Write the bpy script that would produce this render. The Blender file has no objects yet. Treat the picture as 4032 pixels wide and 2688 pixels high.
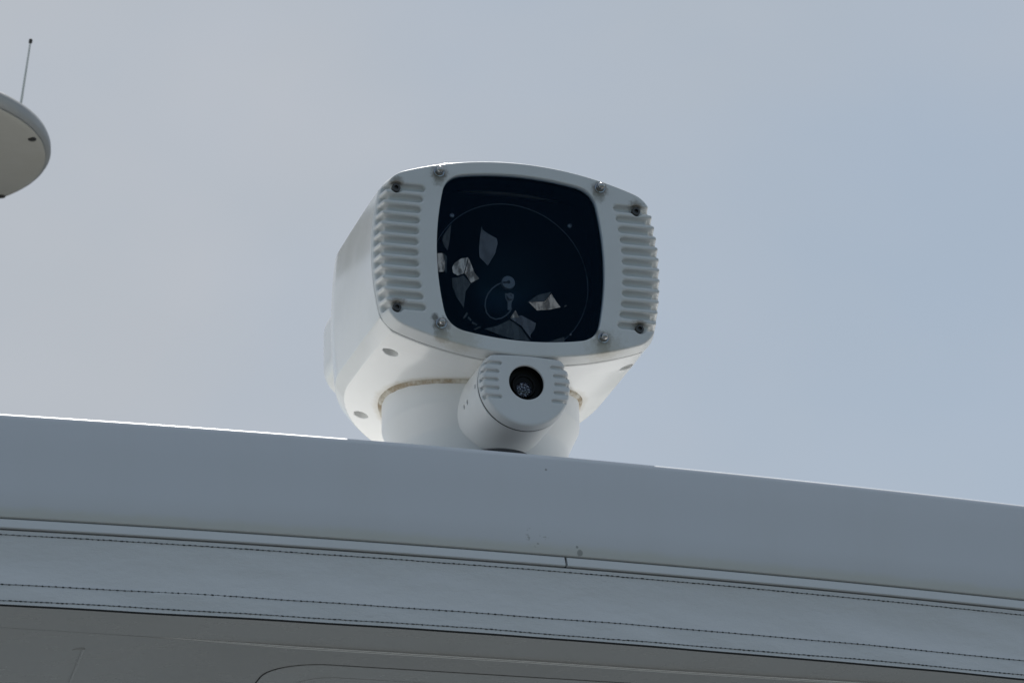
import bpy, bmesh, math, random
import numpy as np
from mathutils import Vector, Matrix

SC = bpy.context.scene
COL = SC.collection
rng = random.Random(7)
R = math.radians

# ------------------------------------------------------------------ camera
def cam_basis(yaw, pitch, roll):
    a, p, r = R(yaw), R(pitch), R(roll)
    fw = Vector((math.sin(a) * math.cos(p), math.cos(a) * math.cos(p), math.sin(p)))
    rt = Vector((math.cos(a), -math.sin(a), 0))
    up = rt.cross(fw)
    return (math.cos(r) * rt + math.sin(r) * up, -math.sin(r) * rt + math.cos(r) * up, fw)

cd = bpy.data.cameras.new('camera')
cam = bpy.data.objects.new('camera', cd)
COL.objects.link(cam)
_rt, _up, _fw = cam_basis(16.5, 21.6, -1.2)
M3 = Matrix((_rt, _up, -_fw)).transposed()
cam.matrix_world = Matrix.Translation((-1.26699, -4.44250, -1.55861)) @ M3.to_4x4()
cd.lens = 120
cd.sensor_width = 36
cd.sensor_fit = 'HORIZONTAL'
cd.clip_start = 0.05
cd.clip_end = 4000
cd.dof.use_dof = True
cd.dof.focus_distance = 4.75
cd.dof.aperture_fstop = 16
SC.camera = cam

# ------------------------------------------------------------------ sky, sun, exposure
SUN = Vector((0.14, 0.50, 0.85)).normalized()
w = bpy.data.worlds.new('World')
SC.world = w
w.use_nodes = True
nt = w.node_tree
for n in list(nt.nodes):
    nt.nodes.remove(n)
def wn(t, **kw):
    n = nt.nodes.new(t)
    for k, v in kw.items():
        setattr(n, k, v)
    return n
out = wn('ShaderNodeOutputWorld')
bg = wn('ShaderNodeBackground')
bg.inputs['Strength'].default_value = 0.1
sky = wn('ShaderNodeTexSky', sky_type='NISHITA', sun_disc=False)
sky.sun_elevation = math.asin(SUN.z)
sky.sun_rotation = math.atan2(SUN.x, SUN.y)
sky.air_density = 1.0
sky.dust_density = 1.0
tc = wn('ShaderNodeTexCoord')
mp = wn('ShaderNodeMapping')
mp.inputs['Scale'].default_value = (1.0, 1.0, 1.5)
mp.inputs['Location'].default_value = (1.7, 0.4, 2.1)
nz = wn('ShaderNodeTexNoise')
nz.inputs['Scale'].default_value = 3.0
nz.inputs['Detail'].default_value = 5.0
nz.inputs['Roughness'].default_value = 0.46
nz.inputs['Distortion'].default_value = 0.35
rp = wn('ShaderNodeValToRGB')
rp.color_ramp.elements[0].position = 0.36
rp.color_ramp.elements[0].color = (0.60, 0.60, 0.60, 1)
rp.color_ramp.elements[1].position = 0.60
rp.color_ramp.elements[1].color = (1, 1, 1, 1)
nz2 = wn('ShaderNodeTexNoise')
nz2.inputs['Scale'].default_value = 4.5
nz2.inputs['Detail'].default_value = 4.0
nz2.inputs['Roughness'].default_value = 0.5
rp2 = wn('ShaderNodeValToRGB')
rp2.color_ramp.elements[0].position = 0.3
rp2.color_ramp.elements[0].color = (4.2, 4.7, 5.25, 1)
rp2.color_ramp.elements[1].position = 0.7
rp2.color_ramp.elements[1].color = (5.0, 5.28, 5.75, 1)
skc = wn('ShaderNodeMix', data_type='RGBA', blend_type='MULTIPLY')
skc.inputs[0].default_value = 1.0
skc.inputs[7].default_value = (0.83, 0.93, 0.91, 1)
mx = wn('ShaderNodeMix', data_type='RGBA')
L = nt.links.new
L(tc.outputs['Generated'], mp.inputs['Vector'])
L(mp.outputs['Vector'], nz.inputs['Vector'])
L(mp.outputs['Vector'], nz2.inputs['Vector'])
L(nz.outputs['Fac'], rp.inputs['Fac'])
L(nz2.outputs['Fac'], rp2.inputs['Fac'])
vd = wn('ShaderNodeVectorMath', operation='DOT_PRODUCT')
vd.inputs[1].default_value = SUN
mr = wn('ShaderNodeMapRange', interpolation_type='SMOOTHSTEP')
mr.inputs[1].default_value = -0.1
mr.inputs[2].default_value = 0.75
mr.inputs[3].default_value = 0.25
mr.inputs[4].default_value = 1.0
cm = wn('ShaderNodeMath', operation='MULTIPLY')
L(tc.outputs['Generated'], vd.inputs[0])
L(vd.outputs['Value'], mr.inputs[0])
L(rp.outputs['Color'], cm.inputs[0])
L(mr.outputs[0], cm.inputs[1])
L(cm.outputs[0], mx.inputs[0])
L(sky.outputs['Color'], skc.inputs[6])
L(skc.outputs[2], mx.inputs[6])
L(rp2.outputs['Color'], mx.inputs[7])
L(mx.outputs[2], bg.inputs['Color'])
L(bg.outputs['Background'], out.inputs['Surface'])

sd = bpy.data.lights.new('sun', 'SUN')
sd.energy = 4.1
sd.angle = R(0.53)
sd.color = (1.0, 0.97, 0.92)
so = bpy.data.objects.new('sun', sd)
COL.objects.link(so)
so.rotation_euler = SUN.to_track_quat('Z', 'Y').to_euler()
so.location = SUN * 30

vs = SC.view_settings
vs.view_transform = 'Standard'
vs.look = 'None'
vs.exposure = 0.0
vs.gamma = 1.0
vs.use_curve_mapping = False

# ------------------------------------------------------------------ materials
def mat(name, base, rough=0.4, metal=0.0, spec=0.5, coat=0.0):
    m = bpy.data.materials.new(name)
    m.use_nodes = True
    b = m.node_tree.nodes['Principled BSDF']
    b.inputs['Base Color'].default_value = (*base, 1)
    b.inputs['Roughness'].default_value = rough
    b.inputs['Metallic'].default_value = metal
    b.inputs['Specular IOR Level'].default_value = spec
    if coat:
        b.inputs['Coat Weight'].default_value = coat
        b.inputs['Coat Roughness'].default_value = 0.12
    return m

class G:
    """small helper to wire a material"""
    def __init__(s, m):
        s.t = m.node_tree
        s.b = s.t.nodes['Principled BSDF']
        s.tc = s.t.nodes.new('ShaderNodeTexCoord')
    def n(s, t, **kw):
        x = s.t.nodes.new(t)
        for k, v in kw.items():
            setattr(x, k, v)
        return x
    def l(s, a, b):
        s.t.links.new(a, b)
    def noise(s, scale, detail=4, rough=0.55, vec=None, sc=None):
        x = s.n('ShaderNodeTexNoise')
        x.inputs['Scale'].default_value = scale
        x.inputs['Detail'].default_value = detail
        x.inputs['Roughness'].default_value = rough
        v = vec or s.tc.outputs['Object']
        if sc:
            mpn = s.n('ShaderNodeMapping')
            mpn.inputs['Scale'].default_value = sc
            s.l(v, mpn.inputs['Vector'])
            v = mpn.outputs['Vector']
        s.l(v, x.inputs['Vector'])
        return x.outputs['Fac']
    def ramp(s, v, p0, p1, c0=0.0, c1=1.0):
        x = s.n('ShaderNodeMapRange')
        x.clamp = True
        x.interpolation_type = 'SMOOTHSTEP'
        x.inputs[1].default_value = p0
        x.inputs[2].default_value = p1
        x.inputs[3].default_value = c0
        x.inputs[4].default_value = c1
        s.l(v, x.inputs[0])
        return x.outputs[0]
    def math(s, op, a, b=None):
        x = s.n('ShaderNodeMath', operation=op)
        for i, v in enumerate((a, b)):
            if v is None:
                continue
            if isinstance(v, (int, float)):
                x.inputs[i].default_value = v
            else:
                s.l(v, x.inputs[i])
        return x.outputs[0]
    def mix(s, fac, a, b):
        x = s.n('ShaderNodeMix', data_type='RGBA')
        for i, v in ((0, fac), (6, a), (7, b)):
            if isinstance(v, tuple):
                x.inputs[i].default_value = (*v, 1)
            elif isinstance(v, (int, float)):
                x.inputs[i].default_value = v
            else:
                s.l(v, x.inputs[i])
        return x.outputs[2]
    def bump(s, h, strength, dist):
        x = s.n('ShaderNodeBump')
        x.inputs['Strength'].default_value = strength
        x.inputs['Distance'].default_value = dist
        s.l(h, x.inputs['Height'])
        s.l(x.outputs[0], s.b.inputs['Normal'])
    def dist(s, p):
        x = s.n('ShaderNodeVectorMath', operation='DISTANCE')
        s.l(s.tc.outputs['Object'], x.inputs[0])
        x.inputs[1].default_value = p
        return x.outputs['Value']
    def sep(s):
        x = s.n('ShaderNodeSeparateXYZ')
        s.l(s.tc.outputs['Object'], x.inputs[0])
        return x.outputs

def weather(name, base, rough, dirt=(0.42, 0.40, 0.34), amount=0.25, peel=0.0002, coat=0.0, specks=True, stains=()):
    """painted white surface: faint grime clouds, fly specks, orange peel; stains = (point, radius, colour, strength)"""
    m = mat(name, base, rough, coat=coat)
    g = G(m)
    c = g.mix(g.math('MULTIPLY', g.ramp(g.noise(9, 6, 0.65), 0.45, 0.75), amount), base, dirt)
    if specks:
        v = g.n('ShaderNodeTexVoronoi')
        v.inputs['Scale'].default_value = 34
        v.inputs['Randomness'].default_value = 1.0
        g.l(g.tc.outputs['Object'], v.inputs['Vector'])
        sp = g.math('MULTIPLY', g.ramp(v.outputs['Distance'], 0.05, 0.025, 0, 1),
                    g.ramp(g.noise(6, 2), 0.56, 0.6))
        c = g.mix(g.math('MULTIPLY', sp, 0.75), c, (0.10, 0.095, 0.08))
    for p, r, col, st in stains:
        nse = g.noise(160, 5, 0.7)
        d = g.math('ADD', g.dist(p), g.math('MULTIPLY', g.math('SUBTRACT', nse, 0.5), r * 1.3))
        c = g.mix(g.math('MULTIPLY', g.ramp(d, r, r * 0.25), st), c, col)
    g.l(c, g.b.inputs['Base Color'])
    rr = g.ramp(g.noise(14, 5), 0.3, 0.75, rough * 0.8, min(1, rough * 1.35))
    g.l(rr, g.b.inputs['Roughness'])
    if peel:
        g.bump(g.noise(420, 2), 0.35, peel)
    return m

# ------------------------------------------------------------------ object helpers
def link(o, parent=None):
    COL.objects.link(o)
    if parent is not None:
        o.parent = parent
    return o

def tag(o, label=None, cat=None, group=None, kind=None):
    if label: o['label'] = label
    if cat: o['category'] = cat
    if group: o['group'] = group
    if kind: o['kind'] = kind
    return o

def empty(name, loc):
    o = bpy.data.objects.new(name, None)
    o.location = loc
    o.empty_display_size = 0.1
    return link(o)

def chain_offset(parent):
    v = Vector((0, 0, 0))
    while parent is not None:
        v += parent.location
        parent = parent.parent
    return v

def from_np(name, V, Fq, m, parent=None, normals=None, smooth=True):
    """V in world metres; stored relative to the parent's position"""
    off = chain_offset(parent)
    me = bpy.data.meshes.new(name)
    V = np.asarray(V, dtype=np.float64) - np.array(off)
    me.from_pydata(V.tolist(), [], Fq if isinstance(Fq, list) else Fq.tolist())
    me.update()
    if smooth:
        me.shade_smooth()
    if normals is not None:
        me.normals_split_custom_set_from_vertices(normals.tolist())
    me.materials.append(m)
    o = bpy.data.objects.new(name, me)
    return link(o, parent)

def from_bm(name, bm, m, parent=None, smooth=True, angle=35):
    off = chain_offset(parent)
    bmesh.ops.translate(bm, verts=bm.verts, vec=-off)
    bmesh.ops.recalc_face_normals(bm, faces=bm.faces)
    me = bpy.data.meshes.new(name)
    bm.to_mesh(me)
    bm.free()
    if smooth:
        me.shade_smooth()
        me.set_sharp_from_angle(angle=R(angle))
    me.materials.append(m)
    o = bpy.data.objects.new(name, me)
    return link(o, parent)

def lathe(bm, prof, seg=48, origin=(0, 0, 0), axis='Z', closed=False):
    """revolve (radius, height) points about an axis through origin"""
    rings = []
    ox, oy, oz = origin
    for r, h in prof:
        ring = []
        if r < 1e-7:
            p = (ox, oy, oz + h) if axis == 'Z' else (ox, oy - h, oz)
            ring = [bm.verts.new(p)] * seg
        else:
            for i in range(seg):
                a = 2 * math.pi * i / seg
                c, s = math.cos(a) * r, math.sin(a) * r
                p = (ox + c, oy + s, oz + h) if axis == 'Z' else (ox + c, oy - h, oz + s)
                ring.append(bm.verts.new(p))
        rings.append(ring)
    n = len(rings)
    for k in range(n if closed else n - 1):
        A, B = rings[k], rings[(k + 1) % n]
        for i in range(seg):
            j = (i + 1) % seg
            vs_ = []
            for v in (A[i], A[j], B[j], B[i]):
                if v not in vs_:
                    vs_.append(v)
            if len(vs_) > 2:
                bm.faces.new(vs_)
    return rings

def tube(bm, pts, r, seg=8, closed=False):
    pts = [Vector(p) for p in pts]
    n = len(pts)
    rings = []
    up = Vector((0.13, 0.31, 0.94))
    for i, p in enumerate(pts):
        if closed:
            t = (pts[(i + 1) % n] - pts[i - 1]).normalized()
        else:
            t = (pts[min(i + 1, n - 1)] - pts[max(i - 1, 0)]).normalized()
        a = t.cross(up).normalized()
        b = t.cross(a)
        rr = r[i] if isinstance(r, (list, tuple)) else r
        rings.append([bm.verts.new(p + (a * math.cos(2 * math.pi * k / seg) + b * math.sin(2 * math.pi * k / seg)) * rr) for k in range(seg)])
    for i in range(n if closed else n - 1):
        A, B = rings[i], rings[(i + 1) % n]
        for k in range(seg):
            bm.faces.new((A[k], A[(k + 1) % seg], B[(k + 1) % seg], B[k]))
    if not closed:
        bm.faces.new(rings[0][::-1])
        bm.faces.new(rings[-1])

def prism(bm, poly, y0, y1):
    """poly of (x, z); extruded from y0 to y1"""
    a = [bm.verts.new((x, y0, z)) for x, z in poly]
    b = [bm.verts.new((x, y1, z)) for x, z in poly]
    n = len(poly)
    bm.faces.new(a)
    bm.faces.new(b[::-1])
    for i in range(n):
        bm.faces.new((a[i], b[i], b[(i + 1) % n], a[(i + 1) % n]))

def plate_z(bm, poly, z0, z1):
    a = [bm.verts.new((x, y, z0)) for x, y in poly]
    b = [bm.verts.new((x, y, z1)) for x, y in poly]
    n = len(poly)
    bm.faces.new(a)
    bm.faces.new(b[::-1])
    for i in range(n):
        bm.faces.new((a[i], b[i], b[(i + 1) % n], a[(i + 1) % n]))

def round_rect(x0, y0, x1, y1, r, seg=10):
    pts = []
    for cx, cy, a0 in ((x1 - r, y1 - r, 0), (x0 + r, y1 - r, 90), (x0 + r, y0 + r, 180), (x1 - r, y0 + r, 270)):
        for k in range(seg + 1):
            a = R(a0 + 90 * k / seg)
            pts.append((cx + r * math.cos(a), cy + r * math.sin(a)))
    return pts

# ---- signed-distance modelling: fields are cut and blended, then skinned by surface nets
def smax(a, b, k):
    h = np.maximum(k - np.abs(a - b), 0) / k
    return np.maximum(a, b) + h * h * k * 0.25
def smin(a, b, k):
    return -smax(-a, -b, k)
def cmax(a, b, r):
    return np.maximum(np.maximum(a, b), (a + b + r) * 0.70711)

def skin(fn, lo, hi, h):
    lo = np.array(lo, np.float32); hi = np.array(hi, np.float32)
    n = np.ceil((hi - lo) / h).astype(int) + 1
    ax = [lo[i] + h * np.arange(n[i], dtype=np.float32) for i in range(3)]
    X, Y, Z = np.meshgrid(*ax, indexing='ij', sparse=True)
    F = np.broadcast_to(fn(X, Y, Z), tuple(n)).astype(np.float32)
    ins = F < 0
    nx, ny, nz_ = n
    def sub(A, d):
        return A[d[0]:nx - 1 + d[0], d[1]:ny - 1 + d[1], d[2]:nz_ - 1 + d[2]]
    corners = [(i, j, k) for i in (0, 1) for j in (0, 1) for k in (0, 1)]
    cnt = sum(sub(ins, c).astype(np.int8) for c in corners)
    act = (cnt > 0) & (cnt < 8)
    ii, jj, kk = np.nonzero(act)
    cid = -np.ones(act.shape, np.int64)
    cid[ii, jj, kk] = np.arange(len(ii))
    fv = {c: F[ii + c[0], jj + c[1], kk + c[2]] for c in corners}
    P = np.zeros((len(ii), 3)); N = np.zeros(len(ii))
    for c in corners:
        for a in range(3):
            if c[a] == 0:
                d = list(c); d[a] = 1; d = tuple(d)
                f0, f1 = fv[c], fv[d]
                m = (f0 < 0) != (f1 < 0)
                t = np.where(m, f0 / np.where(m, f0 - f1, 1), 0)
                q = np.tile(np.array(c, float), (len(ii), 1)); q[:, a] += t
                P += q * m[:, None]; N += m
    V = (P / N[:, None] + np.stack([ii, jj, kk], 1)) * h + lo
    quads = []
    for a in range(3):
        b, c = (a + 1) % 3, (a + 2) % 3
        sl0 = [slice(1, -1)] * 3; sl1 = [slice(1, -1)] * 3
        sl0[a] = slice(0, -1); sl1[a] = slice(1, None)
        A, B = ins[tuple(sl0)], ins[tuple(sl1)]
        e = np.nonzero(A != B)
        flip = A[e]
        base = [None] * 3
        for t in range(3):
            base[t] = e[t] + (0 if t == a else 1)
        def cell(db, dc):
            q = [base[0].copy(), base[1].copy(), base[2].copy()]
            q[b] = q[b] - 1 + db; q[c] = q[c] - 1 + dc
            return cid[q[0], q[1], q[2]]
        Q = np.stack([cell(0, 0), cell(1, 0), cell(1, 1), cell(0, 1)], 1)
        Q[~flip] = Q[~flip][:, ::-1]
        quads.append(Q)
    Q = np.concatenate(quads)
    # pull the vertices onto the surface and take smooth normals from the field's gradient
    def ev(Pp):
        return fn(Pp[:, 0:1, None].astype(np.float32), Pp[:, 1:2, None].astype(np.float32), Pp[:, 2:3, None].astype(np.float32)).reshape(-1)
    def grad(Pp, e):
        g = np.zeros_like(Pp)
        for a in range(3):
            d = np.zeros(3); d[a] = e
            g[:, a] = ev(Pp + d) - ev(Pp - d)
        return g / (2 * e)
    g = grad(V, h * 0.5)
    gl = np.maximum((g * g).sum(1), 0.25)
    V = V - g * np.clip(ev(V) / gl, -h * 0.6, h * 0.6)[:, None]
    g = grad(V, h * 0.6)
    Nn = g / np.maximum(np.linalg.norm(g, axis=1), 1e-6)[:, None]
    return V, Q, Nn

# ------------------------------------------------------------------ shared materials
M_gel = weather('gelcoat_white', (0.74, 0.74, 0.735), 0.30, amount=0.06, peel=0.0001, specks=False)
M_roof = weather('roof_gelcoat', (0.77, 0.77, 0.76), 0.34, amount=0.06, peel=0.0001)
M_trim = weather('trim_white', (0.68, 0.69, 0.69), 0.55, amount=0.08, peel=0)
M_liner = weather('headliner_white', (0.66, 0.66, 0.65), 0.24, amount=0.08, peel=0, specks=False)
M_black = mat('rubber_and_shade_black', (0.012, 0.012, 0.013), 0.6)  # rubber, also the shade strip under the canvas
M_dark = mat('dark_gap', (0.02, 0.018, 0.016), 0.8)
M_steel = mat('stainless_steel', (0.42, 0.41, 0.40), 0.16, metal=1.0)
M_oxide = mat('blackened_steel', (0.10, 0.095, 0.09), 0.4, metal=1.0)
M_thread = mat('dark_thread', (0.03, 0.035, 0.04), 0.8)

# ------------------------------------------------------------------ ground below the boat
M_water = mat('harbour_water', (0.012, 0.020, 0.022), 0.12)
g = G(M_water)
g.bump(g.noise(1.6, 5, 0.6), 0.6, 0.12)
bm = bmesh.new()
bmesh.ops.create_grid(bm, x_segments=4, y_segments=4, size=900)
bmesh.ops.translate(bm, verts=bm.verts, vec=(0, 0, -4.2))
tag(from_bm('water', bm, M_water, smooth=False), kind='structure')
M_quay = mat('quay_concrete', (0.24, 0.24, 0.225), 0.85)
g = G(M_quay)
g.l(g.mix(g.ramp(g.noise(0.6, 6), 0.3, 0.7), (0.115, 0.120, 0.122), (0.175, 0.180, 0.180)), g.b.inputs['Base Color'])
bm = bmesh.new()
bmesh.ops.create_cube(bm, size=1)
bmesh.ops.scale(bm, verts=bm.verts, vec=(90, 5.5, 3.0))
bmesh.ops.translate(bm, verts=bm.verts, vec=(0, -5.0, -4.66))
tag(from_bm('quay', bm, M_quay, smooth=False), kind='structure')

# ------------------------------------------------------------------ boat roof
def fy(x):
    return -0.2851 + 0.0295 * x + 0.0524 * x * x
def nrm(x):
    d = 0.0295 + 0.1048 * x
    l = math.hypot(1, d)
    return d / l, -1 / l            # outward (toward the bow side) normal in plan

def sweep(name, prof, x0, x1, step, m, parent, closed=True, angle=35, shift=None):
    """prof: (outward offset, z); swept along the bowed front line"""
    bm = bmesh.new()
    n = max(2, int(round((x1 - x0) / step)) + 1)
    rows = []
    for i in range(n):
        x = x0 + (x1 - x0) * i / (n - 1)
        nx, ny = nrm(x)
        row = []
        for o, z in prof:
            dx = shift(x, z) if shift else 0.0
            row.append(bm.verts.new((x + nx * (o + dx), fy(x) + ny * (o + dx), z)))
        rows.append(row)
    k = len(prof)
    for i in range(n - 1):
        for j in range(k if closed else k - 1):
            j2 = (j + 1) % k
            bm.faces.new((rows[i][j], rows[i + 1][j], rows[i + 1][j2], rows[i][j2]))
    if closed:
        bm.faces.new(rows[0])
        bm.faces.new(rows[-1][::-1])
    return from_bm(name, bm, m, parent, angle=angle)

XL, XR = -2.3, 2.3
roof = empty('boat_roof', (0, 1.4, -0.1))
tag(roof, 'white curved boat roof with a deep plain front edge and slim trim rail', 'boat roof')

# fascia with a yellowish weathered band along its lower lip and a few chips beside the rail joint
M_fascia = mat('fascia_gelcoat', (0.74, 0.74, 0.735), 0.33)
g = G(M_fascia)
sx, sy, sz = g.sep()
c = g.mix(g.math('MULTIPLY', g.ramp(g.noise(4, 6, 0.65, sc=(2.5, 2.5, 0.5)), 0.42, 0.8), 0.16), (0.705, 0.715, 0.745), (0.60, 0.60, 0.58))
wob = g.math('MULTIPLY', g.math('SUBTRACT', g.noise(30, 5), 0.5), 0.012)
zz = g.math('ADD', sz, wob)
band = g.ramp(zz, -0.024, -0.038)
c = g.mix(g.math('MULTIPLY', band, 0.5), c, (0.66, 0.65, 0.55))
chip_n = g.noise(90, 4, 0.7)
near_chip = g.math('MULTIPLY', g.ramp(g.dist((0.000, -1.684, -0.036)), 0.045, 0.012), g.ramp(chip_n, 0.60, 0.66))
c = g.mix(g.math('MULTIPLY', near_chip, 0.7), c, (0.30, 0.29, 0.27))
for p, r in (((0.054, -1.683, -0.038), 0.0055), ((0.0086, -1.6848, 0.0763), 0.0022), ((0.050, -1.683, -0.030), 0.0022)):
    d = g.math('ADD', g.dist(p), g.math('MULTIPLY', g.math('SUBTRACT', chip_n, 0.5), r))
    c = g.mix(g.math('MULTIPLY', g.ramp(d, r, r * 0.7), 0.75), c, (0.28, 0.28, 0.27))
g.l(c, g.b.inputs['Base Color'])
g.l(g.ramp(g.noise(5, 5), 0.3, 0.75, 0.28, 0.42), g.b.inputs['Roughness'])
g.bump(g.noise(300, 2), 0.3, 0.0001)

prof = [(-0.030, -0.143), (-0.004, -0.1435), (-0.001, -0.1425), (0.0, -0.1405), (0.0, -0.1), (0.0, -0.05), (0.0, -0.010),
        (-0.0008, -0.0062), (-0.0028, -0.003), (-0.006, -0.0012), (-0.011, -0.0004), (-0.030, 0.0)]
sweep('fascia', prof, XL, XR, 0.03, M_fascia, roof)
# roof skin behind the fascia
bm = bmesh.new()
n = 60
edge = [(XL + (XR - XL) * i / n) for i in range(n + 1)]
poly = [(x - nrm(x)[0] * 0.0305, fy(x) - nrm(x)[1] * 0.0305) for x in edge] + [(XR, 1.35), (XL, 1.35)]
plate_z(bm, poly, -0.14, -0.0003)
from_bm('roof_panel', bm, M_roof, roof, smooth=False)
# backing behind the rail, the rail itself in two lengths with an open joint
sweep('rail_backing', [(-0.030, -0.176), (-0.0075, -0.176), (-0.0075, -0.1440), (-0.030, -0.1440)], XL, XR, 0.05, M_dark, roof)
rail = [(-0.0065, -0.1590), (0.0018, -0.1592), (0.0032, -0.1580), (0.0030, -0.1565), (-0.0005, -0.1475), (-0.0012, -0.1458), (-0.0028, -0.1450), (-0.0065, -0.1450)]
sweep('trim_rail', rail, XL, 0.0320, 0.03, M_trim, roof)
sweep('trim_rail', rail, 0.0353, XR, 0.03, M_trim, roof)

# underside
poly = [(x - nrm(x)[0] * 0.031, fy(x) - nrm(x)[1] * 0.031) for x in edge] + [(XR, 1.35), (XL, 1.35)]
bm = bmesh.new()
plate_z(bm, poly, -0.170, -0.1405)
head = from_bm('headliner', bm, M_liner, roof, smooth=False)
bm = bmesh.new()
xs_ = [-2.15 + 0.06 * i for i in range(72)]
cols = []
for x in xs_:
    hgt = 0.0036 * min(1.0, max(0.005, (x + 0.47) / 0.22))
    y0 = 0.117 + 0.004 * min(1, max(0, (x - 0.1) / 0.2))
    pr_ = [(y0, -0.1702)] + [(y0 + 0.0035 - 0.0035 * math.cos(R(a)), -0.1702 - hgt * math.sin(R(a))) for a in (20, 40, 60, 75, 90)] + [(1.3, -0.1702 - hgt)]
    cols.append([bm.verts.new((x, y, z)) for y, z in pr_])
for i in range(len(cols) - 1):
    for k in range(len(cols[0]) - 1):
        bm.faces.new((cols[i][k], cols[i + 1][k], cols[i + 1][k + 1], cols[i][k + 1]))
from_bm('stepped_panel', bm, M_liner, head, angle=80)
M_strip = mat('highlight_strip', (0.92, 0.92, 0.90), 0.16, metal=1.0)  # bright metal added to draw the highlight along the ceiling step
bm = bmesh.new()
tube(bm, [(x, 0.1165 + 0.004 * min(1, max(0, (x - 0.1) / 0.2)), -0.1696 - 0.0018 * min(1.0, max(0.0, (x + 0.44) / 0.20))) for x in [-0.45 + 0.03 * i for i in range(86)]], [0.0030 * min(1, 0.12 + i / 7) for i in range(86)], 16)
from_bm('highlight_bead', bm, M_strip, head)
bm = bmesh.new()
tube(bm, [(-0.5365 + 0.001 * i, 0.193 + 0.02 * i, -0.1705) for i in range(16)], 0.0022, 8)
tube(bm, [(-0.5355, 0.1925, -0.1705), (-0.545, 0.197, -0.1700), (-0.550, 0.203, -0.1697)], 0.0018, 8)
from_bm('highlight_bead', bm, M_liner, head)  # raised ridge standing in for a reflected streak on the liner
hx0, hy0, hx1, hy1 = -0.265, 0.186, 0.52, 0.86
bm = bmesh.new()
plate_z(bm, round_rect(hx0, hy0, hx1, hy1, 0.085), -0.1741, -0.1695)
hatch = from_bm('hatch_seal', bm, M_dark, roof, smooth=False)
bm = bmesh.new()
plate_z(bm, round_rect(hx0 + 0.0012, hy0 + 0.0012, hx1 - 0.0012, hy1 - 0.0012, 0.0838), -0.1750, -0.1740)
hp = from_bm('hatch_panel', bm, M_liner, roof, smooth=False)
bm = bmesh.new()
plate_z(bm, round_rect(hx0 + 0.055, hy0 + 0.06, hx1 - 0.055, hy1 - 0.06, 0.06), -0.1756, -0.1749)
from_bm('raised_field', bm, M_liner, hp, smooth=False)
M_deck = mat('deck_grey', (0.075, 0.082, 0.085), 0.7)
bm = bmesh.new()
plate_z(bm, round_rect(-2.6, -1.5, 2.6, 5.0, 0.6), -3.35, -3.2)
from_bm('deck', bm, M_deck, roof, smooth=False)
bm = bmesh.new()
plate_z(bm, round_rect(-2.55, -1.45, 2.55, 4.95, 0.6), -4.6, -3.352)
from_bm('hull', bm, M_gel, roof, smooth=False)
for px, py in ((-1.9, 0.45), (1.9, 0.45), (-1.9, 1.2), (1.9, 1.2)):
    bm = bmesh.new()
    lathe(bm, [(0, 0), (0.05, 0), (0.05, 3.03), (0, 3.03)], 24, (px, py, -3.2))
    from_bm('support_post', bm, M_gel, roof)

# ------------------------------------------------------------------ canvas valance hanging from the rail
M_canvas = mat('canvas_vinyl', (0.74, 0.74, 0.74), 0.55)
g = G(M_canvas)
c = g.mix(g.math('MULTIPLY', g.ramp(g.noise(5, 6, 0.6), 0.4, 0.8), 0.22), (0.74, 0.74, 0.74), (0.66, 0.66, 0.63))
g.l(c, g.b.inputs['Base Color'])
g.bump(g.math('ADD', g.noise(700, 2), g.math('MULTIPLY', g.noise(14, 4, sc=(1, 1, 2.5)), 10)), 0.5, 0.0006)
val = empty('canvas_valance', (0, -0.28, -0.16))
tag(val, 'pale grey canvas strip hanging under the trim rail with rows of dark stitching', 'canvas')

from mathutils import noise as mnoise
def billow(x, z):
    t = (-0.161 - z) / 0.10
    t = min(max(t, 0), 1)
    s = math.sin(math.pi * min(t / 0.72, 1)) if t < 0.72 else 0
    b = -0.0035 * s + 0.0022 * max(0, (t - 0.45)) * 2
    b += 0.0032 * mnoise.noise(Vector((x * 3.1 + z * 5, z * 7, 2.2))) * min(1, t * 3)
    b += 0.0017 * mnoise.noise(Vector((x * 9 + z * 22, z * 16, 5.2))) * min(1, t * 3)
    if z < -0.2335:
        b += 0.0010
    return b
zs = [-0.1612 - 0.0998 * i / 30 for i in range(31)]
prof = [(0.000, z) for z in zs] + [(-0.0022, z) for z in zs[::-1]]
sweep('cloth', prof, XL + 0.1, XR - 0.1, 0.012, M_canvas, val, shift=billow)

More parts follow.
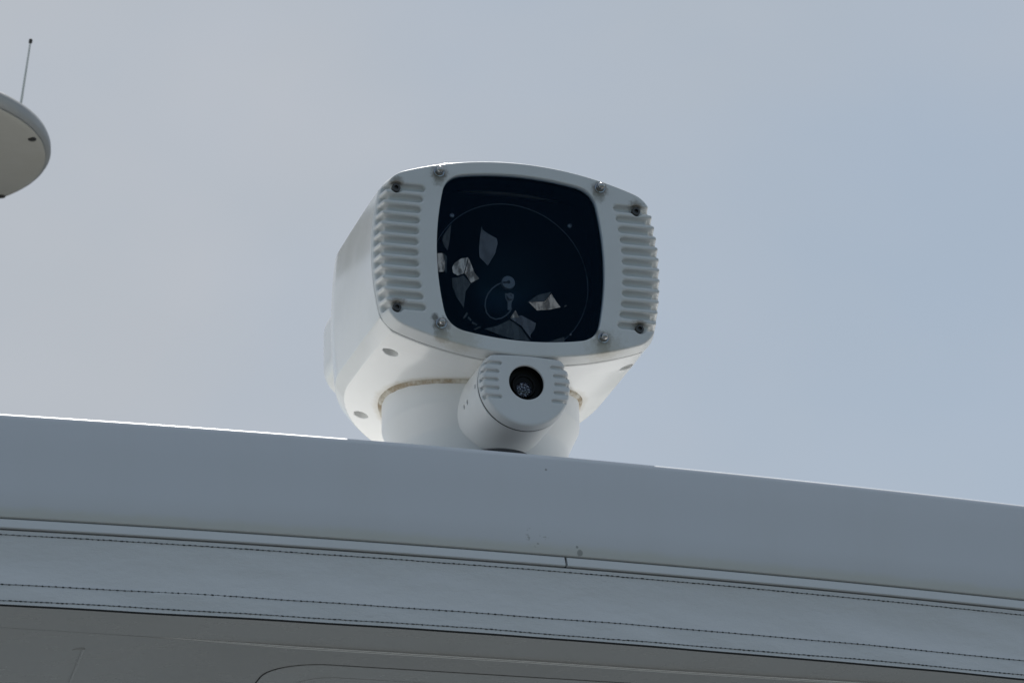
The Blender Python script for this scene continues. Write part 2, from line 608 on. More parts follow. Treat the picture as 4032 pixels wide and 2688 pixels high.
def stitch_row(z0, spacing, length, thick, seed, thread, wobble=0.0008, xr=1.05):
    r_ = random.Random(seed)
    bm = bmesh.new()
    x = -xr
    path = []
    def pt(x, z):
        nx, ny = nrm(x)
        o = billow(x, z) + 0.0006
        return Vector((x + nx * o, fy(x) + ny * o, z))
    def zz(x):
        return z0 + wobble * mnoise.noise(Vector((x * 6, z0 * 50, seed))) * 2
    while x < xr:
        l = length * r_.uniform(0.7, 1.3)
        a, b = pt(x, zz(x) + r_.uniform(-1, 1) * 0.0003), pt(x + l, zz(x + l) + r_.uniform(-1, 1) * 0.0003)
        d = (b - a).normalized()
        s = Vector((0, 0, 1)); o = d.cross(s)
        th = thick * r_.uniform(0.75, 1.2)
        m1, m2 = a.lerp(b, 0.25), a.lerp(b, 0.75)
        va, vb = bm.verts.new(a), bm.verts.new(b)
        R1 = [bm.verts.new(m1 + s * th * cx + o * th * cy) for cx, cy in ((1, 0), (0, 1), (-1, 0), (0, -1))]
        R2 = [bm.verts.new(m2 + s * th * cx + o * th * cy) for cx, cy in ((1, 0), (0, 1), (-1, 0), (0, -1))]
        for k in range(4):
            k2 = (k + 1) % 4
            bm.faces.new((va, R1[k], R1[k2]))
            bm.faces.new((R1[k], R2[k], R2[k2], R1[k2]))
            bm.faces.new((R2[k], vb, R2[k2]))
        x += spacing * r_.uniform(0.9, 1.1)
    if thread:
        tube(bm, [pt(-xr + 0.01 * i, zz(-xr + 0.01 * i)) for i in range(int(2 * xr / 0.01))], thread, 5)
    tag(from_bm('stitching', bm, M_thread, val), kind='stuff')
stitch_row(-0.1668, 0.0074, 0.0050, 0.00070, 3, 0.00030, 0.0003)
stitch_row(-0.2340, 0.0086, 0.0036, 0.00085, 5, 0.00034, 0.0007)
stitch_row(-0.2560, 0.0068, 0.0046, 0.00070, 9, 0.00030, 0.0007)
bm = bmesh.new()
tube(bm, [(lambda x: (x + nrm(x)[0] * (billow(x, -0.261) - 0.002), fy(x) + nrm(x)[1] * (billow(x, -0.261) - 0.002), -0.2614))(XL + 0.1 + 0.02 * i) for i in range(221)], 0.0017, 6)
from_bm('shadow_gap_strip', bm, M_black, val)  # black strip put in for the shadow gap below the canvas

# ------------------------------------------------------------------ searchlight
CX, CZ = 0.003, 0.316
PX, PY = 0.007, 0.028
sl = empty('searchlight', (CX, 0.012, 0))
tag(sl, 'white searchlight with dark window and finned front on a short pedestal above the roof edge', 'searchlight')

rust = (0.16, 0.12, 0.08)
grime = (0.28, 0.27, 0.23)
NUTS = [(-0.1155, 0.1205), (0.1218, 0.1205), (0.1198, -0.1100), (-0.1153, -0.1095)]
BOLTS = [(-0.1772, 0.0912), (0.1765, 0.0912), (0.1758, -0.0896), (-0.1772, -0.0896)]
st = []
for i, (x, z) in enumerate(NUTS):
    dk = (0.17, 0.14, 0.10) if i < 2 else (0.12, 0.105, 0.085)
    st.append(((x - CX, -0.2230, CZ + z - 0.003), 0.0165, dk, 0.92))
    st.append(((x - CX - 0.001, -0.2230, CZ + z - 0.013), 0.013, grime, 0.6))
    if i >= 2:
        st.append(((x - CX - 0.009, -0.2230, CZ + z + 0.009), 0.008, (0.12, 0.11, 0.09), 0.8))
        st.append(((x - CX + 0.002, -0.2230, CZ + z - 0.022), 0.016, (0.40, 0.37, 0.30), 0.7))
for x, z in BOLTS:
    st.append(((x - CX, -0.2230, CZ + z + 0.006), 0.015, (0.24, 0.21, 0.17), 0.75))
st.append(((-0.09, -0.222, CZ - 0.128), 0.035, (0.50, 0.47, 0.38), 0.5))
st.append(((0.12, -0.222, CZ - 0.128), 0.04, (0.48, 0.46, 0.38), 0.5))
M_bezel = weather('bezel_paint', (0.70, 0.71, 0.70), 0.45, amount=0.12, peel=0.00015, coat=0.35, stains=st)
M_body = weather('housing_paint', (0.78, 0.78, 0.765), 0.20, dirt=(0.60, 0.59, 0.50), amount=0.14, peel=0.00006, coat=0.5)
g = G(M_body)
lnk = g.b.inputs['Base Color'].links[0].from_socket
pr_ = g.n('ShaderNodeVectorMath', operation='MULTIPLY')
g.l(g.tc.outputs['Object'], pr_.inputs[0]); pr_.inputs[1].default_value = (1, 1, 0)
dd = g.n('ShaderNodeVectorMath', operation='DISTANCE')
g.l(pr_.outputs[0], dd.inputs[0]); dd.inputs[1].default_value = (0.004, 0.016, 0)
rad_ = g.math('ADD', dd.outputs['Value'], g.math('MULTIPLY', g.math('SUBTRACT', g.noise(45, 5, 0.7), 0.5), 0.016))
_, _, gz_ = g.sep()
fac = g.math('MULTIPLY', g.math('MULTIPLY', g.ramp(rad_, 0.160, 0.149), 0.55), g.ramp(gz_, 0.24, 0.21))
g.l(g.mix(fac, lnk, (0.50, 0.45, 0.35)), g.b.inputs['Base Color'])
M_ped = weather('pedestal_paint', (0.78, 0.78, 0.775), 0.35, dirt=(0.55, 0.54, 0.46), amount=0.12, peel=0.0002)

def outline(X, Z, hw, ht, Rs=0.41, Rt=0.50):
    dS = np.sqrt((np.abs(X) + (Rs - hw)) ** 2 + Z * Z) - Rs
    dT = np.sqrt(X * X + (np.abs(Z) + (Rt - ht)) ** 2) - Rt
    return dS, dT

FY = -0.211
def bezel(x, y, z):
    X, Z = x - CX, z - CZ
    t = np.clip((y - FY) / 0.028, 0, 1)
    dS, dT = outline(X, Z, 0.2045 + 0.0065 * t, 0.1465 + 0.004 * t)
    d2 = smax(dS, dT, 0.018)
    d = smax(d2, FY - y, 0.0030)
    solid = d
    d = smax(d, y + 0.1845, 0.002)
    # vent grooves that wrap from the face onto the flank
    k = np.clip(np.round((0.0915 + 0.0005 - Z) / 0.01635), 0, 11)
    zk = 0.0920 - 0.01635 * k
    xin = 0.1490 - 1.25 * zk * zk
    gz = np.abs(Z - zk)
    c2 = smax(gz - 0.0049, xin - np.abs(X), 0.008)
    cut = smax(smax(c2, -(solid + 0.0095), 0.004), y + 0.1900, 0.004)
    d = smax(d, -cut, 0.0035)
    # window opening
    wS, wT = outline(X, Z - 0.0015, 0.1228, 0.1262, 0.44, 0.47)
    d = smax(d, -smax(wS, wT, 0.022), 0.002)
    # counterbores
    for bx, bz in BOLTS:
        r = np.sqrt((x - bx) ** 2 + (z - CZ - bz) ** 2) - 0.0088
        d = smax(d, -np.maximum(r, y - (FY + 0.0075)), 0.0015)
    return d
V, Q, N = skin(bezel, (CX - 0.218, FY - 0.003, CZ - 0.157), (CX + 0.218, -0.182, CZ + 0.157), 0.0012)
bez = from_np('front_bezel', V, Q, M_bezel, sl, N)

def body(x, y, z):
    X, Z = x - CX, z - CZ
    tap = y + 0.183
    Y = np.maximum(y - 0.040, 0) / 1.06
    Xe = np.sqrt(X * X + Y * Y)
    hb = 0.1505 + np.clip(tap, 0, 0.05) * 0.02
    dS, _ = outline(Xe, Z, 0.2105 - 0.004 * tap, hb, 0.41 + 1.6 * np.clip(tap, 0, 0.5))
    _, dT = outline(X, Z, 0.2, hb)
    d = cmax(dS, dT, 0.011)
    d = smax(d, -0.1825 - y, 0.003)
    # lifting sockets in the underside
    for hx, hy in ((-0.1640, -0.120), (-0.149, 0.120), (0.180, -0.131)):
        h = np.sqrt((x - hx) ** 2 + (y - hy) ** 2) - 0.0102
        d = smax(d, -np.maximum(np.maximum(h, -(dT + 0.012)), Z), 0.0012)
    # hollow front for the lamp
    cS, cT = outline(X, Z, 0.150, 0.132)
    cav = np.maximum(np.maximum(cS, cT), y + 0.02)
    return np.maximum(d, -cav)
V, Q, N = skin(body, (CX - 0.216, -0.186, 0.155), (CX + 0.216, 0.262, CZ + 0.156), 0.0022)
hous = from_np('housing', V, Q, M_body, sl, N)

def rear(x, y, z):
    X, Z = x - CX, z - CZ
    q = [np.abs(X) - 0.124, np.abs(y - 0.195) - 0.075, np.abs(Z - 0.03) - 0.026]
    o = np.sqrt(sum(np.maximum(v, 0) ** 2 for v in q)) - 0.048
    return smax(o, 0.10 - y, 0.01)
V, Q, N = skin(rear, (CX - 0.19, 0.09, CZ - 0.06), (CX + 0.19, 0.335, CZ + 0.115), 0.004)
from_np('rear_cap', V, Q, M_body, sl, N)

def ring_band(name, y0, y1, inset, m, parent):
    bm = bmesh.new()
    th = np.linspace(0, 2 * math.pi, 160, endpoint=False)
    def rad(a, hw, ht):
        lo_, hi_ = 0.0, 0.4
        for _ in range(30):
            mid = (lo_ + hi_) / 2
            dS, dT = outline(np.array(mid * math.cos(a)), np.array(mid * math.sin(a)), hw, ht)
            if smax(dS, dT, 0.018) < 0: lo_ = mid
            else: hi_ = mid
        return lo_
    pr = [rad(a, 0.2105 - inset, 0.150 - inset) for a in th]
    rings = []
    for y, s in ((y0, 0.86), (y0, 1.0), (y1, 1.0), (y1, 0.86)):
        rings.append([bm.verts.new((CX + r * s * math.cos(a), y, CZ + r * s * math.sin(a))) for r, a in zip(pr, th)])
    for k in range(4):
        A, B = rings[k], rings[(k + 1) % 4]
        for i in range(160):
            j = (i + 1) % 160
            bm.faces.new((A[i], A[j], B[j], B[i]))
    return from_bm(name, bm, m, parent)
ring_band('seam_gasket', -0.1850, -0.1820, 0.0012, mat('gasket_grey', (0.12, 0.125, 0.13), 0.7), sl)

# pedestal
bm = bmesh.new()
lathe(bm, [(0, 0.194), (0.1435, 0.194), (0.1435, 0.143), (0.1425, 0.139), (0.1280, 0.109), (0.1265, 0.103), (0.1265, 0.016), (0.129, 0.012), (0.150, 0.010), (0.151, 0.006), (0.151, 0.0), (0, 0.0)],
      128, (PX, PY, 0))
from_bm('pedestal', bm, M_ped, sl, angle=28)
# old sealant round the pedestal head
M_seal = mat('old_sealant', (0.55, 0.50, 0.40), 0.8)
g = G(M_seal)
c = g.mix(g.ramp(g.noise(38, 5, 0.65), 0.36, 0.62), (0.62, 0.59, 0.52), (0.33, 0.26, 0.175))
c = g.mix(g.math('MULTIPLY', g.ramp(g.noise(120, 3, 0.7), 0.64, 0.72), 0.8), c, (0.10, 0.08, 0.06))
g.l(c, g.b.inputs['Base Color'])
g.bump(g.noise(260, 4), 0.8, 0.0012)
bm = bmesh.new()
rings = lathe(bm, [(0.1425, -0.0042), (0.1460, -0.0040), (0.1480, -0.0024), (0.1488, -0.0004), (0.1495, 0.003), (0.1425, 0.003)], 160, (PX, PY, 0), closed=True)
for v in bm.verts:
    X_ = v.co.x - CX
    v.co.z += CZ - 0.1515 + (0.50 - math.sqrt(0.25 - X_ * X_)) + 0.0012 * mnoise.noise(Vector((v.co.x * 60, v.co.y * 60, 1)))
from_bm('sealant_bead', bm, M_seal, sl)

# cap nuts and socket screws
def nut_mesh(bm, x, y, z):
    lathe(bm, [(0.0078, 0.0), (0.0078, 0.0012), (0.0058, 0.0014)], 24, (x, y, z), 'Y')
    hx = [(0.0064 * math.cos(R(60 * k + 14)), 0.0064 * math.sin(R(60 * k + 14))) for k in range(6)]
    a = [bm.verts.new((x + px, y - 0.0012, z + pz)) for px, pz in hx]
    b = [bm.verts.new((x + px, y - 0.0062, z + pz)) for px, pz in hx]
    for i in range(6):
        bm.faces.new((a[i], b[i], b[(i + 1) % 6], a[(i + 1) % 6]))
    bm.faces.new(b)
    dome = [(0.0056 * math.cos(R(t)), 0.0060 + 0.0062 * math.sin(R(t))) for t in range(0, 91, 15)]
    dome[-1] = (0, dome[-1][1])
    lathe(bm, dome, 24, (x, y, z), 'Y')
for x, z in NUTS:
    bm = bmesh.new()
    nut_mesh(bm, x, FY, CZ + z)
    from_bm('cap_nut', bm, M_steel, bez, angle=30)

def screw_mesh(bm, x, y, z):
    seg = 36
    def ringp(fn_r, h):
        return [bm.verts.new((x + fn_r(2 * math.pi * i / seg) * math.cos(2 * math.pi * i / seg), y - h, z + fn_r(2 * math.pi * i / seg) * math.sin(2 * math.pi * i / seg))) for i in range(seg)]
    hexr = lambda a: 0.0030 / max(0.5, math.cos(((a + R(30)) % R(60)) - R(30)))
    rs = [ringp(lambda a: 0.0062, 0), ringp(lambda a: 0.0062, 0.0045), ringp(lambda a: 0.0056, 0.0052), ringp(hexr, 0.0052), ringp(hexr, 0.0014)]
    for k in range(4):
        for i in range(seg):
            j = (i + 1) % seg
            bm.faces.new((rs[k][i], rs[k][j], rs[k + 1][j], rs[k + 1][i]))
    bm.faces.new(rs[-1])
for x, z in BOLTS:
    bm = bmesh.new()
    screw_mesh(bm, x, FY + 0.0075, CZ + z)
    from_bm('socket_screw', bm, M_oxide, bez, angle=30)

# window pane
def win_poly(grow, n=120):
    P = []
    for i in range(n):
        a = 2 * math.pi * i / n
        lo_, hi_ = 0.0, 0.3
        for _ in range(28):
            mid = (lo_ + hi_) / 2
            wS, wT = outline(np.array(mid * math.cos(a)), np.array(mid * math.sin(a)), 0.1228 + grow, 0.1262 + grow, 0.44, 0.47)
            if smax(wS, wT, 0.022) < 0: lo_ = mid
            else: hi_ = mid
        P.append((CX + lo_ * math.cos(a), CZ + 0.0015 + lo_ * math.sin(a)))
    return P
M_glass = bpy.data.materials.new('tinted_window')
M_glass.use_nodes = True
t = M_glass.node_tree
for n in list(t.nodes):
    t.nodes.remove(n)
o_ = t.nodes.new('ShaderNodeOutputMaterial')
ms = t.nodes.new('ShaderNodeMixShader')
tr = t.nodes.new('ShaderNodeBsdfTransparent')
tr.inputs[0].default_value = (0.85, 0.87, 0.90, 1)
gl = t.nodes.new('ShaderNodeBsdfGlossy')
gl.inputs['Roughness'].default_value = 0.015
fr = t.nodes.new('ShaderNodeFresnel')
fr.inputs['IOR'].default_value = 1.19
gl.inputs['Color'].default_value = (0.35, 0.70, 1.0, 1)
t.links.new(fr.outputs[0], ms.inputs[0])
t.links.new(tr.outputs[0], ms.inputs[1])
t.links.new(gl.outputs[0], ms.inputs[2])
t.links.new(ms.outputs[0], o_.inputs['Surface'])
bm = bmesh.new()
prism(bm, win_poly(0.0004), FY + 0.0062, FY + 0.0092)
from_bm('window_pane', bm, M_glass, sl, smooth=False)

# lamp interior: dark baffle, reflector bowl, rim ring, small fittings and metal plates shaped as reflections
M_baffle = mat('baffle_black', (0.003, 0.003, 0.006), 1.0, spec=0.0)
M_bowl = mat('reflector_dark', (0.009, 0.019, 0.028), 0.34, metal=1.0)
YB = -0.150
LX, LZ, LR = CX, CZ - 0.0075, 0.116
bm = bmesh.new()
inner = [(LX + LR * math.cos(2 * math.pi * i / 120), LZ + LR * math.sin(2 * math.pi * i / 120)) for i in range(120)]
outer = []
for i in range(120):
    a = 2 * math.pi * i / 120
    s = min(0.163 / max(1e-6, abs(math.cos(a))), 0.1205 / max(1e-6, abs(math.sin(a))))
    outer.append((CX + max(s, 0.1) * math.cos(a), CZ + max(s, 0.1) * math.sin(a)))
va = [bm.verts.new((x, YB, z)) for x, z in inner]
vb = [bm.verts.new((x, YB, z)) for x, z in outer]
for i in range(120):
    j = (i + 1) % 120
    bm.faces.new((va[i], va[j], vb[j], vb[i]))
baf = from_bm('baffle', bm, M_baffle, sl)
bm = bmesh.new()
hp_ = win_poly(-0.0006)
ha = [bm.verts.new((x, FY + 0.0094, z)) for x, z in hp_]
hb_ = [bm.verts.new((x, YB + 0.0005, z)) for x, z in hp_]
for i in range(len(hp_)):
    j = (i + 1) % len(hp_)
    bm.faces.new((ha[i], ha[j], hb_[j], hb_[i]))
from_bm('lamp_hood', bm, M_baffle, sl)
bm = bmesh.new()
lathe(bm, [(LR, 0.0)] + [(LR * k, -0.085 * (1 - k * k)) for k in (0.94, 0.86, 0.76, 0.64, 0.5, 0.36, 0.22, 0.1)] + [(0, -0.085)], 96, (LX, YB, LZ), 'Y')
bowl = from_bm('reflector', bm, M_bowl, sl, angle=80)
M_ring = mat('rim_grey', (0.16, 0.18, 0.20), 0.35, metal=0.6)
bm = bmesh.new()
tube(bm, [(LX + LR * math.cos(2 * math.pi * i / 120), YB - 0.0006, LZ + LR * math.sin(2 * math.pi * i / 120)) for i in range(120)], 0.0005, 6, closed=True)
from_bm('rim_ring', bm, M_ring, bowl)

# pixel of the enlarged window view -> point on an interior plane (measured once from the photograph)
PXM = 0.3122e-3
def inside(u, v, Y):
    """u, v: position over the window measured from its upper left, in 0.312 mm steps along the slanted view"""
    X = (1650 + u / 1.96) * 0.58333
    Yp = (620 + v / 1.96) * 0.58333
    d = _fw + _rt * ((X - 1176) / 7840) - _up * ((Yp - 784) / 7840)
    k = (Y + 4.44250) / d.y
    return -1.26699 + d.x * k, -1.55861 + d.z * k

M_fit = mat('fitting_grey', (0.42, 0.46, 0.50), 0.5)
M_fitd = mat('fitting_dark', (0.03, 0.035, 0.04), 0.5)
YI = -0.158
dx, dz = inside(685, 970, YI)
bm = bmesh.new()
lathe(bm, [(0.0, 0.003), (0.0025, 0.003), (0.0026, 0.0045), (0.0094, 0.0040), (0.0098, 0.0030), (0.0098, -0.001)], 40, (dx, YI, dz), 'Y')
disc = from_bm('lamp_disc', bm, mat('disc_grey', (0.23, 0.27, 0.30), 0.6), bowl)
bm = bmesh.new()
lathe(bm, [(0, 0.0052), (0.0024, 0.0050), (0.0026, 0.004)], 20, (dx, YI, dz), 'Y')
tube(bm, [(dx - 0.001, YI - 0.0048, dz - 0.0005), (dx - 0.0085, YI - 0.0046, dz - 0.0016)], 0.0011, 8)
from_bm('lamp_pin', bm, M_fitd, bowl)
arc_uv = [(645, 965), (600, 985), (560, 1015), (530, 1055), (512, 1100), (508, 1150), (520, 1200), (550, 1235), (590, 1250), (635, 1242), (672, 1220), (700, 1190), (712, 1165)]
bm = bmesh.new()
tube(bm, [(inside(u, v, YI)[0], YI - 0.001, inside(u, v, YI)[1]) for u, v in arc_uv], 0.0010, 8)
from_bm('wire', bm, mat('wire_grey', (0.17, 0.20, 0.22), 0.6), bowl)
bx_, bz_ = inside(698, 1078, YI)
bm = bmesh.new()
lathe(bm, [(0, 0.0035), (0.0022, 0.0036), (0.0024, 0.0052), (0.0046, 0.0050), (0.0050, 0.0040), (0.0050, 0)], 24, (bx_, YI, bz_), 'Y')
prism(bm, [(bx_ - 0.0062, bz_ + 0.0052), (bx_ - 0.0062, bz_ - 0.002), (bx_ - 0.0028, bz_ - 0.0075), (bx_ - 0.0030, bz_ - 0.019), (bx_ + 0.0015, bz_ - 0.020), (bx_ + 0.0028, bz_ - 0.008), (bx_ + 0.0062, bz_ - 0.001), (bx_ + 0.0062, bz_ + 0.0052)], YI - 0.0005, YI + 0.001)
from_bm('bracket', bm, mat('bracket_grey', (0.20, 0.23, 0.25), 0.5), bowl)
for u, v in ((252, 450), (1162, 530), (1376, 1040)):
    sx_, sz_ = inside(u, v, YB)
    bm = bmesh.new()
    lathe(bm, [(0, 0.002), (0.0014, 0.002), (0.0016, 0.0032), (0.0030, 0.0028), (0.0034, 0)], 20, (sx_, YB, sz_), 'Y')
    from_bm('small_screw', bm, mat('small_screw_steel', (0.35, 0.37, 0.4), 0.3, metal=0.8), baf)

def reflection_mat(name, base, rough, streak):  # streaked metal tint imitates the tones of reflected surroundings
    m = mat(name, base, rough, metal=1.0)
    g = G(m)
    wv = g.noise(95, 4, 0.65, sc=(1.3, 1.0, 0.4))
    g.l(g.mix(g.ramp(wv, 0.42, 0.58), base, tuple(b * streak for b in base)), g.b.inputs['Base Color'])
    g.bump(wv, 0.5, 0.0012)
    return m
M_fb = reflection_mat('reflection_bright', (0.92, 0.75, 0.54), 0.14, 0.30)
M_fg = reflection_mat('reflection_dull', (0.21, 0.20, 0.18), 0.25, 0.7)
M_fd = reflection_mat('reflection_dim', (0.125, 0.125, 0.11), 0.3, 0.7)
REFLECTION_SHARDS = [  # outlines of reflected shards, built as bright and dim metal plates
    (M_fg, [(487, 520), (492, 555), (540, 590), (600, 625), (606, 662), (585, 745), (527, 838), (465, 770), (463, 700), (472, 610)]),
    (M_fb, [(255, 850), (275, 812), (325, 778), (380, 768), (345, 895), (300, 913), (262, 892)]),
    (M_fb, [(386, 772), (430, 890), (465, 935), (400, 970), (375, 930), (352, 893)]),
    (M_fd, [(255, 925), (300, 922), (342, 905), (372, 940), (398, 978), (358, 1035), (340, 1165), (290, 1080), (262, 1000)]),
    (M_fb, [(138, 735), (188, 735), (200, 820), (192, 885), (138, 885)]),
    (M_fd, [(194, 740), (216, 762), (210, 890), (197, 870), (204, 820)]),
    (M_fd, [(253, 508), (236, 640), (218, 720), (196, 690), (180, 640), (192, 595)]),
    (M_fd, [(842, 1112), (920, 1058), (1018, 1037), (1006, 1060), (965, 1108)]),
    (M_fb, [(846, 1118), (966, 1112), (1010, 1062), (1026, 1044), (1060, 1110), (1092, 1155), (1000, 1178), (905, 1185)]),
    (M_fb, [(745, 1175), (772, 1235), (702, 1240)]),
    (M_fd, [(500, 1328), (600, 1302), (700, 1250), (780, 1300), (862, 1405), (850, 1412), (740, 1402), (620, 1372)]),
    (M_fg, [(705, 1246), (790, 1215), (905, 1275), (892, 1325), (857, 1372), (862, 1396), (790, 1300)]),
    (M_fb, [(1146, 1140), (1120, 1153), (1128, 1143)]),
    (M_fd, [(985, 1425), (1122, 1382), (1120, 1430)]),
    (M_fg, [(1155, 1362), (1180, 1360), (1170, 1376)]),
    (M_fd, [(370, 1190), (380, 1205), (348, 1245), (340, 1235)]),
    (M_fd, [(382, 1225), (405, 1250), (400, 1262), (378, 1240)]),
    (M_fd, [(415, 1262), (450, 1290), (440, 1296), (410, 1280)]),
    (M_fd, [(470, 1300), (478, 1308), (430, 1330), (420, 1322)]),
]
for i, (m, uv) in enumerate(REFLECTION_SHARDS):
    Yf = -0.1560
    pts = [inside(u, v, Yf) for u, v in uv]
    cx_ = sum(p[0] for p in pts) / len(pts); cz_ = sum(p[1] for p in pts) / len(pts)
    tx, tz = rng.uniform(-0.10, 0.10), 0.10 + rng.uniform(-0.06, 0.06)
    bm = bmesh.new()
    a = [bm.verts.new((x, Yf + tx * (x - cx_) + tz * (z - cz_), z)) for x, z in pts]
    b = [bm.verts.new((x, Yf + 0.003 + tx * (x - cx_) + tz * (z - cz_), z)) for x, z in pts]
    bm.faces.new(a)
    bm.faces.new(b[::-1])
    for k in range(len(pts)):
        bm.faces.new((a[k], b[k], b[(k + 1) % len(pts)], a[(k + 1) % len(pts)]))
    from_bm('reflection_shard', bm, m, bowl, smooth=False)

# camera barrel under the lamp
BX, BZ, BR, BY = CX + 0.0030, CZ - 0.1870, 0.0660, -0.2125
BTOP = CZ - 0.1475
def face_plate(x, y, z):
    r = np.sqrt((x - BX) ** 2 + (z - BZ) ** 2)
    t = np.clip((y - BY) / 0.016, 0, 1)
    d = r - (BR - 0.003 + 0.003 * t)
    d = smax(d, BY - y, 0.004)
    solid = d
    d = smax(d, y - (BY + 0.017), 0.002)
    dc = BTOP - 0.0 - 0.9 * (x - BX) ** 2
    d = smax(d, z - dc, 0.003)
    k = np.clip(np.round((0.0255 - (z - BZ)) / 0.0124), 0, 4)
    zk = 0.0255 - 0.0124 * k
    half = np.sqrt(np.maximum(BR * BR - zk * zk, 0))
    c2 = smax(np.abs(z - BZ - zk) - 0.0026, (half - 0.026) - np.abs(x - BX), 0.004)
    cut = np.maximum(np.maximum(c2, -(solid + 0.0045)), y - (BY + 0.012))
    d = smax(d, -cut, 0.0018)
    d = smax(d, -(r - 0.0252), 0.0016)
    return d
V, Q, N = skin(face_plate, (BX - 0.07, BY - 0.003, BZ - 0.07), (BX + 0.07, BY + 0.020, BTOP + 0.004), 0.0009)
M_plate = weather('plate_paint', (0.70, 0.71, 0.71), 0.55, amount=0.10, peel=0.0003)
def barrel(x, y, z):
    r = np.sqrt((x - BX) ** 2 + (z - BZ) ** 2)
    d = smax(r - BR, (BY + 0.0205) - y, 0.0015)
    d = np.maximum(d, y + 0.05)
    d = smax(d, z - (BTOP + 0.012), 0.006)
    for hy, hz in ((-0.1815, 0.000), (-0.139, -0.0075), (-0.122, -0.0085)):
        h = np.sqrt((y - hy) ** 2 + (z - BZ - hz) ** 2) - 0.0036
        d = smax(d, -np.maximum(h, x - (BX - BR + 0.010)), 0.0008)
    return d
V2, Q2, N2 = skin(barrel, (BX - 0.07, BY + 0.014, BZ - 0.07), (BX + 0.07, -0.045, BTOP + 0.018), 0.0012)
bar = from_np('camera_barrel', V2, Q2, M_ped, sl, N2)
from_np('face_plate', V, Q, M_plate, bar, N)
bm = bmesh.new()
lathe(bm, [(BR - 0.0009, -0.0166), (BR - 0.0009, -0.0209), (0.03, -0.0209), (0.03, -0.0166)], 96, (BX, BY, BZ), 'Y', closed=True)
bmesh.ops.bisect_plane(bm, geom=bm.verts[:] + bm.edges[:] + bm.faces[:], plane_co=(0, 0, BTOP - 0.004), plane_no=(0, 0, 1), clear_outer=True)
from_bm('seam_ring', bm, M_dark, bar)
# lens well
M_well = mat('lens_well_black', (0.004, 0.004, 0.004), 0.5, spec=0.2)
bm = bmesh.new()
lathe(bm, [(0.0249, -0.0035), (0.0247, -0.0165), (0.0180, -0.0170), (0.0165, -0.0130), (0.0140, -0.0130), (0.0132, -0.0150), (0, -0.0152)], 64, (BX, BY, BZ), 'Y')
from_bm('lens_well', bm, M_well, bar)
M_lens = mat('lens_salted', (0.006, 0.007, 0.02), 0.2)
g = G(M_lens)
v = g.noise(420, 3, 0.6)
g.l(g.mix(g.ramp(v, 0.52, 0.62), (0.004, 0.005, 0.016), (0.30, 0.34, 0.42)), g.b.inputs['Base Color'])
bm = bmesh.new()
lathe(bm, [(0.0112, -0.0145)] + [(0.0112 * math.cos(R(t_)), -0.0135 + 0.0035 * math.sin(R(t_))) for t_ in (0, 15, 30, 45, 60, 75)] + [(0, -0.0100)], 48, (BX - 0.0005, BY, BZ - 0.0060), 'Y')
from_bm('camera_lens', bm, M_lens, bar)
# black rubber foot below the barrel
bm = bmesh.new()
lathe(bm, [(0, 0.0), (0.052, 0.0), (0.052, 0.024), (0.049, 0.027), (0, 0.027)], 64, (-0.028, -0.170, 0.0))
from_bm('rubber_foot', bm, mat('rubber_foot', (0.03, 0.03, 0.03), 0.6), sl)

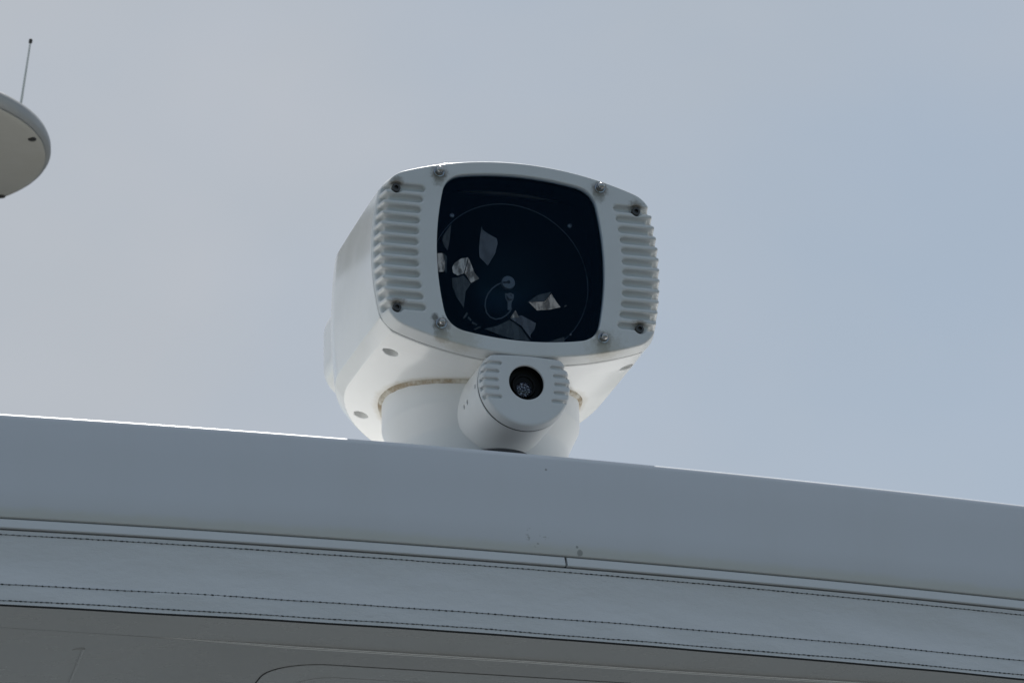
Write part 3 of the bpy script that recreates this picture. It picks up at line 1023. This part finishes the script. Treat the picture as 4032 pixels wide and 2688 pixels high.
# ------------------------------------------------------------------ radar dome on its mast, whip aerial on top
RC = Vector((-0.6702, 2.0098, 1.4032))
rd = empty('radar_dome', (RC.x, RC.y, -3.2))
tag(rd, 'round pale radar dome seen from below behind the boat roof', 'radar')
M_rbase = weather('radar_base', (0.45, 0.44, 0.40), 0.6, dirt=(0.40, 0.38, 0.33), amount=0.35, peel=0.0003)
bm = bmesh.new()
lathe(bm, [(0, -0.001), (0.295, -0.001), (0.305, 0.001), (0.309, 0.003), (0.309, 0.0045), (0, 0.005)], 128, RC)
from_bm('base_plate', bm, M_rbase, rd, angle=60)
bm = bmesh.new()
lathe(bm, [(0, 0.0065), (0.309, 0.0065), (0.3165, 0.008), (0.320, 0.014), (0.3195, 0.026), (0.316, 0.036), (0.302, 0.046), (0.25, 0.058), (0.18, 0.075), (0.09, 0.086), (0, 0.089)], 128, RC)
from_bm('dome_cover', bm, weather('dome_grey', (0.30, 0.315, 0.325), 0.45, amount=0.3), rd, angle=60)
for k in range(6):
    a = math.atan2(1.8774 - RC.y, -0.4022 - RC.x) + k * math.pi / 3 * 0.97
    p = RC + Vector((math.cos(a), math.sin(a), 0)) * 0.296
    if k == 1:
        p = RC + Vector((0.2502, 0.1693, 0)).normalized() * 0.296
    bm = bmesh.new()
    lathe(bm, [(0.004, -0.004), (0.0085, -0.0022), (0.0085, 0.001)], 24, p)
    lathe(bm, [(0, -0.0045), (0.0042, -0.0042), (0.0045, -0.002)], 24, p)
    from_bm('cover_screw', bm, M_oxide, rd)
bm = bmesh.new()
lathe(bm, [(0, -3.2), (0.12, -3.2), (0.12, -3.18), (0.055, -3.17), (0.045, 1.38), (0.08, 1.385), (0.08, 1.4022), (0, 1.4022)], 40, (RC.x, RC.y, 0))
from_bm('mast', bm, M_gel, rd)

wa = empty('whip_antenna', (-0.4225, 2.0098, 1.452))
tag(wa, 'thin pale whip aerial with dark tip standing on the radar dome', 'antenna')
A0, A1 = Vector((-0.4225, 2.0098, 1.4515)), Vector((-0.3977, 2.0098, 1.6876))
bm = bmesh.new()
tube(bm, [A0.lerp(A1, i / 8) for i in range(9)], [0.0030 - 0.0012 * i / 8 for i in range(9)], 10)
from_bm('rod', bm, mat('rod_white', (0.6, 0.6, 0.56), 0.4), wa)
bm = bmesh.new()
dirn = (A1 - A0).normalized()
tube(bm, [A1 + dirn * d_ for d_ in (-0.004, -0.002, 0.001, 0.004, 0.0065, 0.008)], [0.0018, 0.0034, 0.0040, 0.0040, 0.0030, 0.0012], 12)
from_bm('tip', bm, mat('tip_dark', (0.05, 0.045, 0.04), 0.6), wa)
bm = bmesh.new()
lathe(bm, [(0, -0.006), (0.012, -0.006), (0.010, 0.006), (0.004, 0.012), (0, 0.012)], 20, A0)
from_bm('foot', bm, M_black, wa)
